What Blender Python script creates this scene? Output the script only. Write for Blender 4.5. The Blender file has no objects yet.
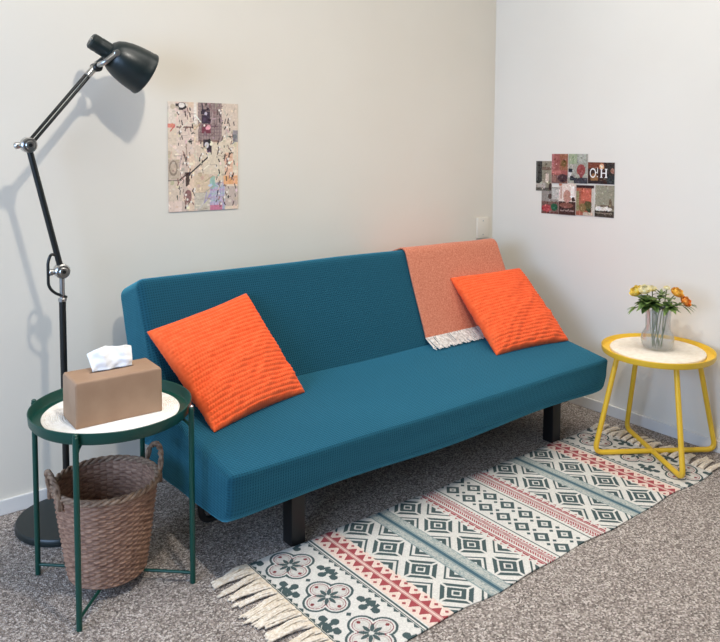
import bpy, bmesh, math, random
import numpy as np
from mathutils import Vector, Matrix, noise
C = bpy.context.scene.collection
PI = math.pi
random.seed(7)
rng = np.random.default_rng(11)

# ------------------------------------------------------------------ colour / materials
def lin1(c):
    c = c / 255.0
    return c / 12.92 if c <= .04045 else ((c + .055) / 1.055) ** 2.4
def L(r, g, b): return (lin1(r), lin1(g), lin1(b), 1.0)
def lin_np(a):
    a = np.clip(a, 0, 255) / 255.0
    return np.where(a <= .04045, a / 12.92, ((a + .055) / 1.055) ** 2.4)

def mat(name, col, rough=.6, metal=0.0, sheen=0.0, spec=.5):
    m = bpy.data.materials.new(name); m.use_nodes = True
    b = m.node_tree.nodes['Principled BSDF']
    b.inputs['Base Color'].default_value = col
    b.inputs['Roughness'].default_value = rough
    b.inputs['Metallic'].default_value = metal
    b.inputs['Specular IOR Level'].default_value = spec
    if sheen:
        b.inputs['Sheen Weight'].default_value = sheen
        b.inputs['Sheen Roughness'].default_value = .4
    return m
def nd(m, t): return m.node_tree.nodes.new(t)
def ln(m, a, b): m.node_tree.links.new(a, b)
def bsdf(m): return m.node_tree.nodes['Principled BSDF']

def add_noise(m, c1, c2, scale=40, detail=4, bump=0.0, dist=.002, stretch=(1, 1, 1), lo=.35, hi=.65, coord='Object'):
    """base colour varied by noise between two colours, optional bump"""
    tc = nd(m, 'ShaderNodeTexCoord'); mp = nd(m, 'ShaderNodeMapping'); n = nd(m, 'ShaderNodeTexNoise')
    mp.inputs['Scale'].default_value = stretch
    n.inputs['Scale'].default_value = scale; n.inputs['Detail'].default_value = detail
    ln(m, tc.outputs[coord], mp.inputs[0]); ln(m, mp.outputs[0], n.inputs['Vector'])
    r = nd(m, 'ShaderNodeValToRGB')
    r.color_ramp.elements[0].position = lo; r.color_ramp.elements[0].color = c1
    r.color_ramp.elements[1].position = hi; r.color_ramp.elements[1].color = c2
    ln(m, n.outputs['Fac'], r.inputs[0]); ln(m, r.outputs[0], bsdf(m).inputs['Base Color'])
    if bump:
        bp = nd(m, 'ShaderNodeBump'); bp.inputs['Strength'].default_value = bump; bp.inputs['Distance'].default_value = dist
        ln(m, n.outputs['Fac'], bp.inputs['Height']); ln(m, bp.outputs[0], bsdf(m).inputs['Normal'])
    return m

def wall_mat(name, c1, c2):
    m = mat(name, c1, .75, spec=.25)
    add_noise(m, c1, c2, 1.6, 3, lo=.3, hi=.7)
    tc = nd(m, 'ShaderNodeTexCoord')
    n = nd(m, 'ShaderNodeTexNoise'); n.inputs['Scale'].default_value = 9; n.inputs['Detail'].default_value = 6
    ln(m, tc.outputs['Object'], n.inputs['Vector'])
    bp = nd(m, 'ShaderNodeBump'); bp.inputs['Strength'].default_value = .12; bp.inputs['Distance'].default_value = .008
    ln(m, n.outputs['Fac'], bp.inputs['Height']); ln(m, bp.outputs[0], bsdf(m).inputs['Normal'])
    return m

def carpet_mat():
    m = mat('speckled_carpet', L(135, 125, 118), 1.0, spec=.1)
    tc = nd(m, 'ShaderNodeTexCoord')
    v = nd(m, 'ShaderNodeTexVoronoi'); v.inputs['Scale'].default_value = 215
    ln(m, tc.outputs['Object'], v.inputs['Vector'])
    sp = nd(m, 'ShaderNodeSeparateColor'); ln(m, v.outputs['Color'], sp.inputs[0])
    r = nd(m, 'ShaderNodeValToRGB'); cr = r.color_ramp
    cr.elements[0].position = 0; cr.elements[0].color = L(104, 95, 90)
    cr.elements[1].position = 1; cr.elements[1].color = L(222, 212, 203)
    e = cr.elements.new(.35); e.color = L(146, 135, 127)
    e = cr.elements.new(.7); e.color = L(178, 166, 157)
    ln(m, sp.outputs[0], r.inputs[0])
    n = nd(m, 'ShaderNodeTexNoise'); n.inputs['Scale'].default_value = 420; n.inputs['Detail'].default_value = 2
    ln(m, tc.outputs['Object'], n.inputs['Vector'])
    mx = nd(m, 'ShaderNodeMix'); mx.data_type = 'RGBA'; mx.blend_type = 'OVERLAY'; mx.inputs[0].default_value = .7
    ln(m, r.outputs[0], mx.inputs[6]); ln(m, n.outputs['Fac'], mx.inputs[7])
    ln(m, mx.outputs[2], bsdf(m).inputs['Base Color'])
    bp = nd(m, 'ShaderNodeBump'); bp.inputs['Strength'].default_value = .8; bp.inputs['Distance'].default_value = .006
    ln(m, v.outputs['Distance'], bp.inputs['Height']); ln(m, bp.outputs[0], bsdf(m).inputs['Normal'])
    return m

def waffle_mat(name, base, dark, light, period=.0085):
    """fine waffle knit in the cover's own UV (metres)"""
    m = mat(name, base, .9, sheen=1.0, spec=.05)
    bsdf(m).inputs['Sheen Tint'].default_value = L(96, 186, 214); bsdf(m).inputs['Sheen Roughness'].default_value = .5
    uv = nd(m, 'ShaderNodeUVMap'); s = nd(m, 'ShaderNodeSeparateXYZ'); ln(m, uv.outputs[0], s.inputs[0])
    outs = []
    for i in (0, 1):
        a = nd(m, 'ShaderNodeMath'); a.operation = 'MULTIPLY'; a.inputs[1].default_value = 2 * PI / period
        ln(m, s.outputs[i], a.inputs[0])
        b = nd(m, 'ShaderNodeMath'); b.operation = 'SINE'; ln(m, a.outputs[0], b.inputs[0]); outs.append(b)
    mu = nd(m, 'ShaderNodeMath'); mu.operation = 'MAXIMUM'
    ln(m, outs[0].outputs[0], mu.inputs[0]); ln(m, outs[1].outputs[0], mu.inputs[1])
    r = nd(m, 'ShaderNodeValToRGB'); r.color_ramp.elements[0].position = .0; r.color_ramp.elements[0].color = dark
    r.color_ramp.elements[1].position = .9; r.color_ramp.elements[1].color = light
    md = nd(m, 'ShaderNodeMath'); md.operation = 'MULTIPLY_ADD'; md.inputs[1].default_value = .5; md.inputs[2].default_value = .5
    ln(m, mu.outputs[0], md.inputs[0]); ln(m, md.outputs[0], r.inputs[0])
    ln(m, r.outputs[0], bsdf(m).inputs['Base Color'])
    bp = nd(m, 'ShaderNodeBump'); bp.inputs['Strength'].default_value = .5; bp.inputs['Distance'].default_value = .002
    ln(m, md.outputs[0], bp.inputs['Height']); ln(m, bp.outputs[0], bsdf(m).inputs['Normal'])
    return m

def attr_mat(name, rough=.8, bump=0, scale=500):
    m = mat(name, (1, 1, 1, 1), rough, spec=.2)
    a = nd(m, 'ShaderNodeAttribute'); a.attribute_name = 'Col'
    ln(m, a.outputs['Color'], bsdf(m).inputs['Base Color'])
    if bump:
        tc = nd(m, 'ShaderNodeTexCoord'); n = nd(m, 'ShaderNodeTexNoise'); n.inputs['Scale'].default_value = scale
        ln(m, tc.outputs['Object'], n.inputs['Vector'])
        bp = nd(m, 'ShaderNodeBump'); bp.inputs['Strength'].default_value = bump; bp.inputs['Distance'].default_value = .002
        ln(m, n.outputs['Fac'], bp.inputs['Height']); ln(m, bp.outputs[0], bsdf(m).inputs['Normal'])
    return m

def glass_mat():
    m = bpy.data.materials.new('clear_glass'); m.use_nodes = True
    nt = m.node_tree; out = nt.nodes['Material Output']; nt.nodes.remove(nt.nodes['Principled BSDF'])
    tr = nt.nodes.new('ShaderNodeBsdfTransparent'); tr.inputs[0].default_value = (.93, .94, .94, 1)
    gl = nt.nodes.new('ShaderNodeBsdfGlossy'); gl.inputs['Roughness'].default_value = .04
    df = nt.nodes.new('ShaderNodeBsdfDiffuse'); df.inputs[0].default_value = (.85, .84, .82, 1)
    lw = nt.nodes.new('ShaderNodeLayerWeight'); lw.inputs['Blend'].default_value = .25
    m0 = nt.nodes.new('ShaderNodeMixShader'); m0.inputs[0].default_value = .09
    nt.links.new(tr.outputs[0], m0.inputs[1]); nt.links.new(df.outputs[0], m0.inputs[2])
    mp = nt.nodes.new('ShaderNodeMath'); mp.operation = 'MULTIPLY'; mp.inputs[1].default_value = .55
    nt.links.new(lw.outputs['Facing'], mp.inputs[0])
    m1 = nt.nodes.new('ShaderNodeMixShader')
    nt.links.new(mp.outputs[0], m1.inputs[0]); nt.links.new(m0.outputs[0], m1.inputs[1]); nt.links.new(gl.outputs[0], m1.inputs[2])
    nt.links.new(m1.outputs[0], out.inputs[0])
    return m

M = {}
M['wall'] = wall_mat('cream_wall_paint', L(230, 222, 207), L(234, 227, 213))
M['wall2'] = wall_mat('cream_wall_paint_right', L(232, 227, 216), L(236, 232, 222))
M['trim'] = mat('white_trim_paint', L(232, 229, 224), .5)
M['carpet'] = carpet_mat()
M['cover'] = waffle_mat('teal_waffle_cover', L(21, 63, 78), L(11, 47, 60), L(29, 75, 92))
M['black'] = mat('black_metal', L(16, 17, 18), .45)
M['lamp'] = add_noise(mat('dark_green_black_lacquer', L(22, 32, 32), .35), L(20, 30, 31), L(25, 36, 36), 30)
M['chrome'] = mat('brushed_steel', L(190, 190, 188), .28, 1.0)
M['rod'] = mat('black_rod', L(22, 25, 25), .35)
M['bulb'] = mat('white_bulb', L(240, 238, 230), .4)
M['orange'] = add_noise(mat('orange_corduroy', L(240, 98, 58), .9, sheen=.15, spec=.15), L(240, 96, 50), L(248, 108, 60), 60)
M['throw'] = add_noise(mat('rust_weave', L(205, 124, 96), .95, sheen=.2, spec=.1), L(190, 110, 84), L(216, 142, 114), 170, 3, bump=.5, dist=.003, lo=.3, hi=.7)
M['fringe'] = add_noise(mat('cream_fringe', L(226, 217, 206), .95), L(200, 190, 180), L(240, 234, 226), 90)
M['tassel'] = add_noise(mat('cotton_tassel', L(226, 212, 190), .95), L(216, 198, 174), L(240, 230, 214), 120, bump=.5)
M['green'] = mat('dark_green_steel', L(2, 68, 57), .38)
M['mat_white'] = add_noise(mat('white_rope', L(238, 232, 222), .95), L(238, 233, 225), L(248, 245, 240), 60, bump=.0)
M['mat_cream'] = add_noise(mat('cream_rope', L(234, 222, 204), .95), L(230, 218, 200), L(240, 230, 214), 60, bump=.0)
M['kraft'] = add_noise(mat('tan_leather', L(176, 139, 108), .6), L(160, 126, 99), L(170, 137, 109), 14)
M['kraft_in'] = mat('dark_slot', L(60, 45, 36), .8)
M['tissue'] = mat('tissue_paper', L(246, 247, 248), .9)
M['wicker'] = add_noise(mat('grey_brown_wicker', L(146, 118, 98), .7), L(114, 80, 64), L(178, 140, 116), 40, 4, bump=.2, lo=.3, hi=.7, stretch=(1, 1, 4))
M['wicker2'] = add_noise(mat('wicker_cane', L(140, 112, 92), .65), L(112, 86, 68), L(164, 136, 112), 70, 4)
M['yellow'] = mat('yellow_lacquer', L(234, 190, 52), .38)
M['glass'] = glass_mat()
M['leaf'] = add_noise(mat('leaf_green', L(92, 120, 52), .55), L(66, 96, 40), L(122, 146, 72), 60)
M['leaf2'] = add_noise(mat('leaf_pale', L(120, 140, 84), .55), L(96, 118, 62), L(146, 160, 104), 60)
M['stem'] = mat('stem_green', L(106, 120, 76), .55)
M['pet_yellow'] = add_noise(mat('petal_yellow', L(240, 214, 84), .6), L(228, 190, 50), L(248, 232, 130), 80)
M['pet_cream'] = add_noise(mat('petal_cream', L(244, 234, 190), .6), L(238, 224, 160), L(250, 244, 216), 80)
M['pet_gold'] = add_noise(mat('petal_gold', L(244, 190, 60), .6), L(236, 166, 36), L(250, 210, 96), 80)
M['pet_orange'] = add_noise(mat('petal_orange', L(240, 152, 52), .6), L(230, 124, 34), L(246, 180, 80), 80)
M['plastic'] = mat('white_plastic', L(234, 225, 209), .45)
M['rug'] = attr_mat('printed_rug_cotton', .95, .5, 420)
M['print'] = attr_mat('printed_paper', .5)

# ------------------------------------------------------------------ object helpers
def link(name, me, m, parent=None, smooth=True):
    o = bpy.data.objects.new(name, me); C.objects.link(o)
    if m: me.materials.append(m)
    if smooth:
        me.polygons.foreach_set('use_smooth', [True] * len(me.polygons))
    if parent: o.parent = parent
    return o
def obj(name, bm, m, parent=None, smooth=True, sharp=None):
    bmesh.ops.recalc_face_normals(bm, faces=bm.faces)
    me = bpy.data.meshes.new(name); bm.to_mesh(me); bm.free()
    o = link(name, me, m, parent, smooth)
    if smooth:
        try: me.set_sharp_from_angle(angle=math.radians(sharp or 40))
        except Exception: pass
    return o
def pyobj(name, vs, fs, m, parent=None, smooth=True):
    me = bpy.data.meshes.new(name); me.from_pydata([tuple(v) for v in vs], [], fs); me.update()
    return link(name, me, m, parent, smooth)
def thing(name, label, cat, loc=(0, 0, 0), group=None):
    o = bpy.data.objects.new(name, None); C.objects.link(o); o.location = loc
    o.empty_display_size = .1
    o['label'] = label; o['category'] = cat
    if group: o['group'] = group
    return o
def tag(o, label, cat, group=None):
    o['label'] = label; o['category'] = cat
    if group: o['group'] = group
    return o
def box(bm, x0, x1, y0, y1, z0, z1, bev=0.0, seg=2):
    r = bmesh.ops.create_cube(bm, size=1)
    vs = r['verts']
    for v in vs:
        v.co = Vector((x0 + (v.co.x + .5) * (x1 - x0), y0 + (v.co.y + .5) * (y1 - y0), z0 + (v.co.z + .5) * (z1 - z0)))
    if bev:
        es = list({e for v in vs for e in v.link_edges})
        bmesh.ops.bevel(bm, geom=es, offset=bev, segments=seg, affect='EDGES', profile=.6)
def smoothpath(pts, n=8, closed=False):
    """Catmull-Rom through the points"""
    P = [Vector(p) for p in pts]; out = []
    N = len(P)
    rngN = N if closed else N - 1
    for i in range(rngN):
        p0 = P[(i - 1) % N] if closed or i > 0 else P[0] * 2 - P[1]
        p1 = P[i]; p2 = P[(i + 1) % N]
        p3 = P[(i + 2) % N] if closed or i + 2 < N else P[-1] * 2 - P[-2]
        for k in range(n):
            t = k / n
            out.append(.5 * ((2 * p1) + (p2 - p0) * t + (2 * p0 - 5 * p1 + 4 * p2 - p3) * t * t + (3 * p1 - p0 - 3 * p2 + p3) * t ** 3))
    if not closed: out.append(P[-1])
    return out
def tube(bm, path, r, seg=10, closed=False, cap=True):
    P = [Vector(p) for p in path]; N = len(P); rings = []
    up = None
    for i in range(N):
        a = P[(i - 1) % N] if (closed or i > 0) else P[i]
        b = P[(i + 1) % N] if (closed or i < N - 1) else P[i]
        d = (b - a).normalized()
        if up is None:
            up = Vector((0, 0, 1)) if abs(d.z) < .9 else Vector((1, 0, 0))
        s = d.cross(up)
        if s.length < 1e-6: s = d.cross(Vector((0, 1, 0)))
        s.normalize(); up = s.cross(d).normalized()
        rr = r[i] if isinstance(r, (list, tuple)) else r
        rings.append([bm.verts.new(P[i] + (s * math.cos(2 * PI * k / seg) + up * math.sin(2 * PI * k / seg)) * rr) for k in range(seg)])
    for i in range(N if closed else N - 1):
        A = rings[i]; B = rings[(i + 1) % N]
        for k in range(seg):
            bm.faces.new((A[k], A[(k + 1) % seg], B[(k + 1) % seg], B[k]))
    if cap and not closed:
        bm.faces.new(rings[0][::-1]); bm.faces.new(rings[-1])
def fillet_path(pts, r, n=6):
    """polyline with rounded corners"""
    P = [Vector(p) for p in pts]; out = [P[0]]
    for i in range(1, len(P) - 1):
        a, b, c = P[i - 1], P[i], P[i + 1]
        u = (a - b).normalized(); v = (c - b).normalized()
        rr = min(r, (a - b).length * .49, (c - b).length * .49)
        p = b + u * rr; q = b + v * rr
        for k in range(n + 1):
            t = k / n
            out.append(p * (1 - t) ** 2 + b * 2 * t * (1 - t) + q * t * t)
    out.append(P[-1]); return out
def lathe(bm, prof, seg=48, mtx=None, closed_prof=False):
    """revolve (r, z) profile about z"""
    rings = []
    for r, z in prof:
        if r < 1e-6:
            rings.append([bm.verts.new((0, 0, z))])
        else:
            rings.append([bm.verts.new((r * math.cos(2 * PI * k / seg), r * math.sin(2 * PI * k / seg), z)) for k in range(seg)])
    prs = list(zip(rings[:-1], rings[1:]))
    if closed_prof: prs.append((rings[-1], rings[0]))
    for A, B in prs:
        for k in range(seg):
            a0 = A[0] if len(A) == 1 else A[k]; a1 = A[0] if len(A) == 1 else A[(k + 1) % seg]
            b0 = B[0] if len(B) == 1 else B[k]; b1 = B[0] if len(B) == 1 else B[(k + 1) % seg]
            f = []
            for v in (a0, a1, b1, b0):
                if v not in f: f.append(v)
            if len(f) > 2: bm.faces.new(f)
    if mtx is not None:
        vs = [v for R_ in rings for v in R_]
        bmesh.ops.transform(bm, matrix=mtx, verts=vs)
def axis_mtx(p, d):
    """z axis -> direction d at point p"""
    q = Vector((0, 0, 1)).rotation_difference(Vector(d).normalized())
    return Matrix.Translation(Vector(p)) @ q.to_matrix().to_4x4()
def cyl(bm, p, q, r, seg=20, bev=0.0):
    p = Vector(p); q = Vector(q); h = (q - p).length
    b = bev
    pr = [(0, 0), (r - b, 0), (r, b), (r, h - b), (r - b, h), (0, h)] if b else [(0, 0), (r, 0), (r, h), (0, h)]
    lathe(bm, pr, seg, axis_mtx(p, q - p))
def grid_obj(name, X, Y, Z, col, m, parent=None, flip=False):
    """structured grid with a painted vertex colour (col sRGB 0..255)"""
    h, w = X.shape
    vs = np.stack([X, Y, Z], -1).reshape(-1, 3)
    idx = np.arange(h * w).reshape(h, w)
    q = np.stack([idx[:-1, :-1], idx[:-1, 1:], idx[1:, 1:], idx[1:, :-1]], -1).reshape(-1, 4)
    if flip: q = q[:, ::-1]
    me = bpy.data.meshes.new(name)
    me.vertices.add(h * w); me.vertices.foreach_set('co', vs.astype(np.float32).ravel())
    me.loops.add(q.size); me.loops.foreach_set('vertex_index', q.astype(np.int32).ravel())
    me.polygons.add(len(q)); me.polygons.foreach_set('loop_start', np.arange(0, q.size, 4, dtype=np.int32))
    me.update(calc_edges=True); me.validate()
    if col is not None:
        a = me.attributes.new('Col', 'FLOAT_COLOR', 'POINT')
        c = np.ones((h * w, 4), np.float32); c[:, :3] = lin_np(col.reshape(-1, 3))
        a.data.foreach_set('color', c.ravel())
    return link(name, me, m, parent)
def solid(o, t, off=-1):
    md = o.modifiers.new('thickness', 'SOLIDIFY'); md.thickness = t; md.offset = off
    return o

# ------------------------------------------------------------------ setting
def struct(name, bm, m):
    o = obj(name, bm, m, None, False); o['kind'] = 'structure'; return o
bm = bmesh.new(); box(bm, -5.2, .1, -4.2, .1, -.05, 0); struct('floor', bm, M['carpet'])
bm = bmesh.new(); box(bm, -5.2, .1, 0, .1, 0, 2.7); struct('wall_back', bm, M['wall'])
bm = bmesh.new(); box(bm, 0, .1, -4.2, 0, 0, 2.7); struct('wall_right', bm, M['wall2'])
bm = bmesh.new(); box(bm, -5.2, 0, -.010, 0, 0, .052, .003); struct('baseboard_back', bm, M['trim'])
bm = bmesh.new(); box(bm, -.010, 0, -4.2, -.010, 0, .050, .003); struct('baseboard_right', bm, M['trim'])

# white blank plate on the back wall next to the corner
t = thing('wall_plate', 'white blank wall plate low on the wall just above the rust throw near the corner', 'wall plate', (-.085, 0, .80))
bm = bmesh.new(); box(bm, -.042, .042, -.012, -.0005, -.053, .053, .004, 2); obj('plate', bm, M['plastic'], t)
for dz in (-.036, .036):
    bm = bmesh.new(); cyl(bm, (0, -.0118, dz), (0, -.0135, dz), .0035, 12); obj('screw', bm, M['chrome'], t)

# ------------------------------------------------------------------ sofa
def offset_poly(P, d):
    """inset a CCW convex polygon by d"""
    n = len(P); out = []
    for i in range(n):
        a, b, c = P[i - 1], P[i], P[(i + 1) % n]
        def nrm(p, q):
            v = np.array(q) - np.array(p); v = v / np.linalg.norm(v); return np.array([-v[1], v[0]]), v
        n1, v1 = nrm(a, b); n2, v2 = nrm(b, c)
        p1 = np.array(b) + n1 * d; p2 = np.array(b) + n2 * d
        A = np.array([v1, -v2]).T
        s = np.linalg.solve(A, p2 - p1)
        out.append(p1 + v1 * s[0])
    return out
def round_poly(P, R, na=7, ne=10):
    n = len(P); out = []
    tp = []
    for i in range(n):
        a, b, c = [np.array(q) for q in (P[i - 1], P[i], P[(i + 1) % n])]
        u = a - b; v = c - b
        r = min(R[i], np.linalg.norm(u) * .45, np.linalg.norm(v) * .45)
        u = u / np.linalg.norm(u); v = v / np.linalg.norm(v)
        arc = []
        for k in range(na + 1):
            t_ = k / na
            arc.append((b + u * r) * (1 - t_) ** 2 + 2 * b * t_ * (1 - t_) + (b + v * r) * t_ ** 2)
        tp.append(arc)
    for i in range(n):
        out += tp[i]
        p = tp[i][-1]; q = tp[(i + 1) % n][0]
        for k in range(1, ne): out.append(p + (q - p) * k / ne)
    return out
def rounded_prism(name, quad, radii, x0, x1, er, m, parent, nx=60, wob=None):
    st = []
    for k in range(7):
        a = PI / 2 * k / 6
        st.append((x0 + er * (1 - math.sin(a)), er * (1 - math.cos(a)) * 1.0))
    st = [(x0 + er * (1 - math.cos(a)), er * (1 - math.sin(a))) for a in [PI / 2 * k / 6 for k in range(7)]]
    xs = list(st)
    for k in range(1, nx): xs.append((x0 + er + (x1 - x0 - 2 * er) * k / nx, 0))
    xs += [(x1 - (s[0] - x0), s[1]) for s in reversed(st)]
    # flat end caps: concentric insets so that the side panel is a real quad mesh
    rings = []
    for x, d in xs:
        rr = [max(r - d, .004) for r in radii]
        rings.append((x, round_poly(offset_poly(quad, d), rr)))
    n = len(rings[0][1]); vs = []; fs = []; uvv = []
    per = [0.0]
    base = rings[len(rings) // 2][1]
    for i in range(1, n + 1): per.append(per[-1] + float(np.linalg.norm(np.array(base[i % n]) - np.array(base[i - 1]))))
    for x, ring in rings:
        for i, (y, z) in enumerate(ring):
            p = Vector((x, y, z))
            if wob: p = wob(p)
            vs.append(p)
    loops_uv = []
    for k in range(len(rings) - 1):
        for i in range(n):
            j = (i + 1) % n
            fs.append((k * n + i, k * n + j, (k + 1) * n + j, (k + 1) * n + i))
            loops_uv += [(rings[k][0], per[i]), (rings[k][0], per[i + 1]), (rings[k + 1][0], per[i + 1]), (rings[k + 1][0], per[i])]
    for k, flip in ((0, True), (len(rings) - 1, False)):
        f = [k * n + i for i in range(n)]
        if flip: f = f[::-1]
        fs.append(tuple(f))
        loops_uv += [(vs[i].y, vs[i].z) for i in f]
    o = pyobj(name, vs, fs, m, parent)
    uvl = o.data.uv_layers.new(name='UVMap')
    uvl.data.foreach_set('uv', [c for p in loops_uv for c in p])
    bm = bmesh.new(); bm.from_mesh(o.data); bmesh.ops.recalc_face_normals(bm, faces=bm.faces); bm.to_mesh(o.data); bm.free()
    return o

SX0, SX1 = -2.045, -.252
BACK = [(-.27, .22), (-.47, .35), (-.268, .800), (-.085, .730)]    # y,z : rear bottom, front bottom, front top, rear top
SEAT = [(-.30, .168), (-.874, .200), (-.890, .346), (-.36, .428)]
def orient(P):
    a = sum(P[i - 1][0] * P[i][1] - P[i][0] * P[i - 1][1] for i in range(len(P)))
    return P if a > 0 else P[::-1]
sofa = thing('sofa', 'armless teal sofa bed with a fitted waffle cover on black legs', 'sofa')
def wob_seat(p):
    n1 = noise.noise(Vector((p.x * 2.2, p.y * 9, p.z * 12)))
    n2 = noise.noise(Vector((p.x * 1.3 + 7, p.y * 3, p.z * 3)))
    q = p.copy()
    q.z += .004 * n1 + .006 * n2
    q.y += .004 * noise.noise(Vector((p.x * 2.5, p.z * 22, 3.3)))
    # loose hem of the cover sags a little between the legs
    if p.z < .24: q.z += .005 * math.sin(p.x * 7.0) - .004
    # corners of the cover pull in
    if p.y < -.8: q.y += .006 * max(0, 1 - abs(p.x - SX0) / .05) + .006 * max(0, 1 - abs(p.x - SX1) / .05)
    return q
def wob_back(p):
    q = p.copy()
    q.y += .004 * noise.noise(Vector((p.x * 1.7, p.z * 6, 1.1)))
    q.z += .004 * noise.noise(Vector((p.x * 1.4, 2.2, p.z * 2)))
    q.z += .009 * max(0, min(1, (-1.4 - p.x) / .6)) * max(0, min(1, (p.z - .45) / .3))
    q.z -= .014 * max(0, (p.x + 1.2) / .95) * max(0, min(1, (p.z - .45) / .3))
    return q
seat_o = rounded_prism('seat', orient(SEAT), [.03, .014, .065, .03], SX0, SX1 + .010, .016, M['cover'], sofa, 70, wob_seat)
rounded_prism('backrest', orient(BACK), [.035] * 4, SX0 - .01, SX1, .03, M['cover'], sofa, 60, wob_back)
for lx in (-1.745, -.445):
    bm = bmesh.new(); box(bm, lx - .026, lx + .026, -.775, -.723, 0, .21, .004); obj('leg', bm, M['black'], sofa)
for lx in (-1.745, -.445):
    bm = bmesh.new(); box(bm, lx - .026, lx + .026, -.285, -.235, 0, .26, .004); obj('leg', bm, M['black'], sofa)
bm = bmesh.new(); box(bm, -1.93, -.39, -.70, -.66, .135, .178, .004); box(bm, -1.93, -.39, -.36, -.32, .135, .178, .004)
for lx in (-1.93, -1.15, -.43): box(bm, lx, lx + .04, -.70, -.32, .14, .176, .004)
obj('frame', bm, M['black'], sofa)
bm = bmesh.new(); tube(bm, fillet_path([(-1.975, -.55, .155), (-1.965, -.55, .055), (-1.72, -.55, .055), (-1.71, -.55, .155)], .03), .011, 10)
obj('hinge_bar', bm, M['black'], sofa)

# ------------------------------------------------------------------ cushions
def cushion(name, P, thick, label, seed, parent=None):
    P00, P10, P11, P01 = [np.array(p, float) for p in P]
    N = 230
    s, t_ = np.meshgrid(np.linspace(0, 1, N), np.linspace(0, 1, N))
    e = .024
    ss = s + e * (1 - 2 * s) * np.sin(PI * t_) ** 1.0
    tt = t_ + e * (1 - 2 * t_) * np.sin(PI * s) ** 1.0
    f = lambda w: w[..., None]
    base = f((1 - ss) * (1 - tt)) * P00 + f(ss * (1 - tt)) * P10 + f(ss * tt) * P11 + f((1 - ss) * tt) * P01
    nrm = np.cross(P10 - P00, P01 - P00); nrm /= np.linalg.norm(nrm)
    a = np.clip(1 - (2 * s - 1) ** 2, 0, 1); b = np.clip(1 - (2 * t_ - 1) ** 2, 0, 1)
    h = (a * b) ** .42
    edge = np.clip(np.minimum(np.minimum(s, 1 - s), np.minimum(t_, 1 - t_)) / .03, 0, 1)
    rib = np.abs(np.sin(PI * 27 * t_)) ** .7
    bead = .80 + .20 * np.cos(2 * PI * 44 * s + PI * np.floor(27 * t_))
    R_ = np.zeros_like(s)
    for i in range(N):
        for j in range(N):
            R_[i, j] = noise.noise(Vector((s[i, j] * 3.2 + seed, t_[i, j] * 7.5 - s[i, j] * 3, seed))) * .6 + noise.noise(Vector((s[i, j] * 7 + seed, t_[i, j] * 15 - s[i, j] * 8, 5))) * .35
    crease = R_ * .017 * edge * np.clip(1.25 - t_, .3, 1)
    bm_v = []; fs = []
    for sgn in (1, -1):
        d = sgn * (thick * .5 * h + .0058 * edge * rib * bead) + crease
        bm_v.append(base + f(d) * nrm)
    # front sheet then back sheet, welded at the border by a narrow strip
    idx = np.arange(N * N).reshape(N, N)
    q = np.stack([idx[:-1, :-1], idx[:-1, 1:], idx[1:, 1:], idx[1:, :-1]], -1).reshape(-1, 4)
    fs = [tuple(int(x) for x in r) for r in q] + [tuple(int(x) + N * N for x in r[::-1]) for r in q]
    vs = np.concatenate([bm_v[0].reshape(-1, 3), bm_v[1].reshape(-1, 3)])
    me = bpy.data.meshes.new(name); me.from_pydata([tuple(v) for v in vs], [], fs)
    bm = bmesh.new(); bm.from_mesh(me)
    bmesh.ops.remove_doubles(bm, verts=bm.verts, dist=.0006)
    bm.to_mesh(me); bm.free(); me.update()
    o = link(name, me, M['orange']); 
    tag(o, label, 'cushion', 'orange ribbed cushions on the sofa')
    return o
cushion('cushion', [(-1.975, -.657, .384), (-1.575, -.560, .397), (-1.672, -.325, .718), (-2.056, -.345, .643)], .115,
        'orange ribbed square cushion on the sofa end beside the green table', 1.0)
cushion('cushion', [(-.688, -.650, .386), (-.262, -.690, .385), (-.198, -.350, .650), (-.656, -.345, .655)], .115,
        'orange ribbed square cushion leaning on the rust throw', 4.0)

# ------------------------------------------------------------------ throw blanket
throw = thing('throw_blanket', 'rust and cream woven throw draped over the right end of the sofa back', 'blanket')
ringp = round_poly(offset_poly(orient(BACK), -.007), [.042] * 4, 8, 14)
# order the outline from rear (y high, low z) over the top to the front bottom
pts = [np.array(p) for p in ringp]
top_i = max(range(len(pts)), key=lambda i: pts[i][1])
n = len(pts)
def walk(step):
    out = []; i = top_i
    while True:
        i = (i + step) % n; out.append(pts[i])
        if len(out) > n // 2: break
    return out
w1, w2 = walk(1), walk(-1)
front, rear = (w1, w2) if w1[6][0] < w2[6][0] else (w2, w1)
front = [p for p in front if p[1] > .428 and p[0] < -.2]
rear = [p for p in rear if p[1] > .50 and p[0] > -.29]
path = list(reversed(rear)) + [pts[top_i]] + front
path = np.array(path)
seg = np.r_[0, np.cumsum(np.linalg.norm(np.diff(path, axis=0), axis=1))]
nv = 120; sv = np.linspace(0, seg[-1], nv)
py = np.interp(sv, seg, path[:, 0]); pz = np.interp(sv, seg, path[:, 1])
nu = 70
xl = -.852 - .040 * (sv / seg[-1]) ** 2 + .006 * np.sin(sv * 9); xr = -.290 + 0 * sv
U = np.linspace(0, 1, nu)
X = xl[:, None] + (xr - xl)[:, None] * U[None]
Yg = np.repeat(py[:, None], nu, 1); Zg = np.repeat(pz[:, None], nu, 1)
bumpn = np.array([[noise.noise(Vector((X[i, j] * 5, sv[i] * 3.5, 2))) for j in range(nu)] for i in range(nv)])
Yg = Yg - .005 * (bumpn + .6); Zg = Zg + .003 * (bumpn + .6) - .014 * np.clip((X + 1.2) / .95, 0, 1) * np.clip((Zg - .45) / .3, 0, 1)
o = grid_obj('blanket', X, Yg, Zg, None, M['throw'], throw); solid(o, .007, 0)
bm = bmesh.new()
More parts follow.
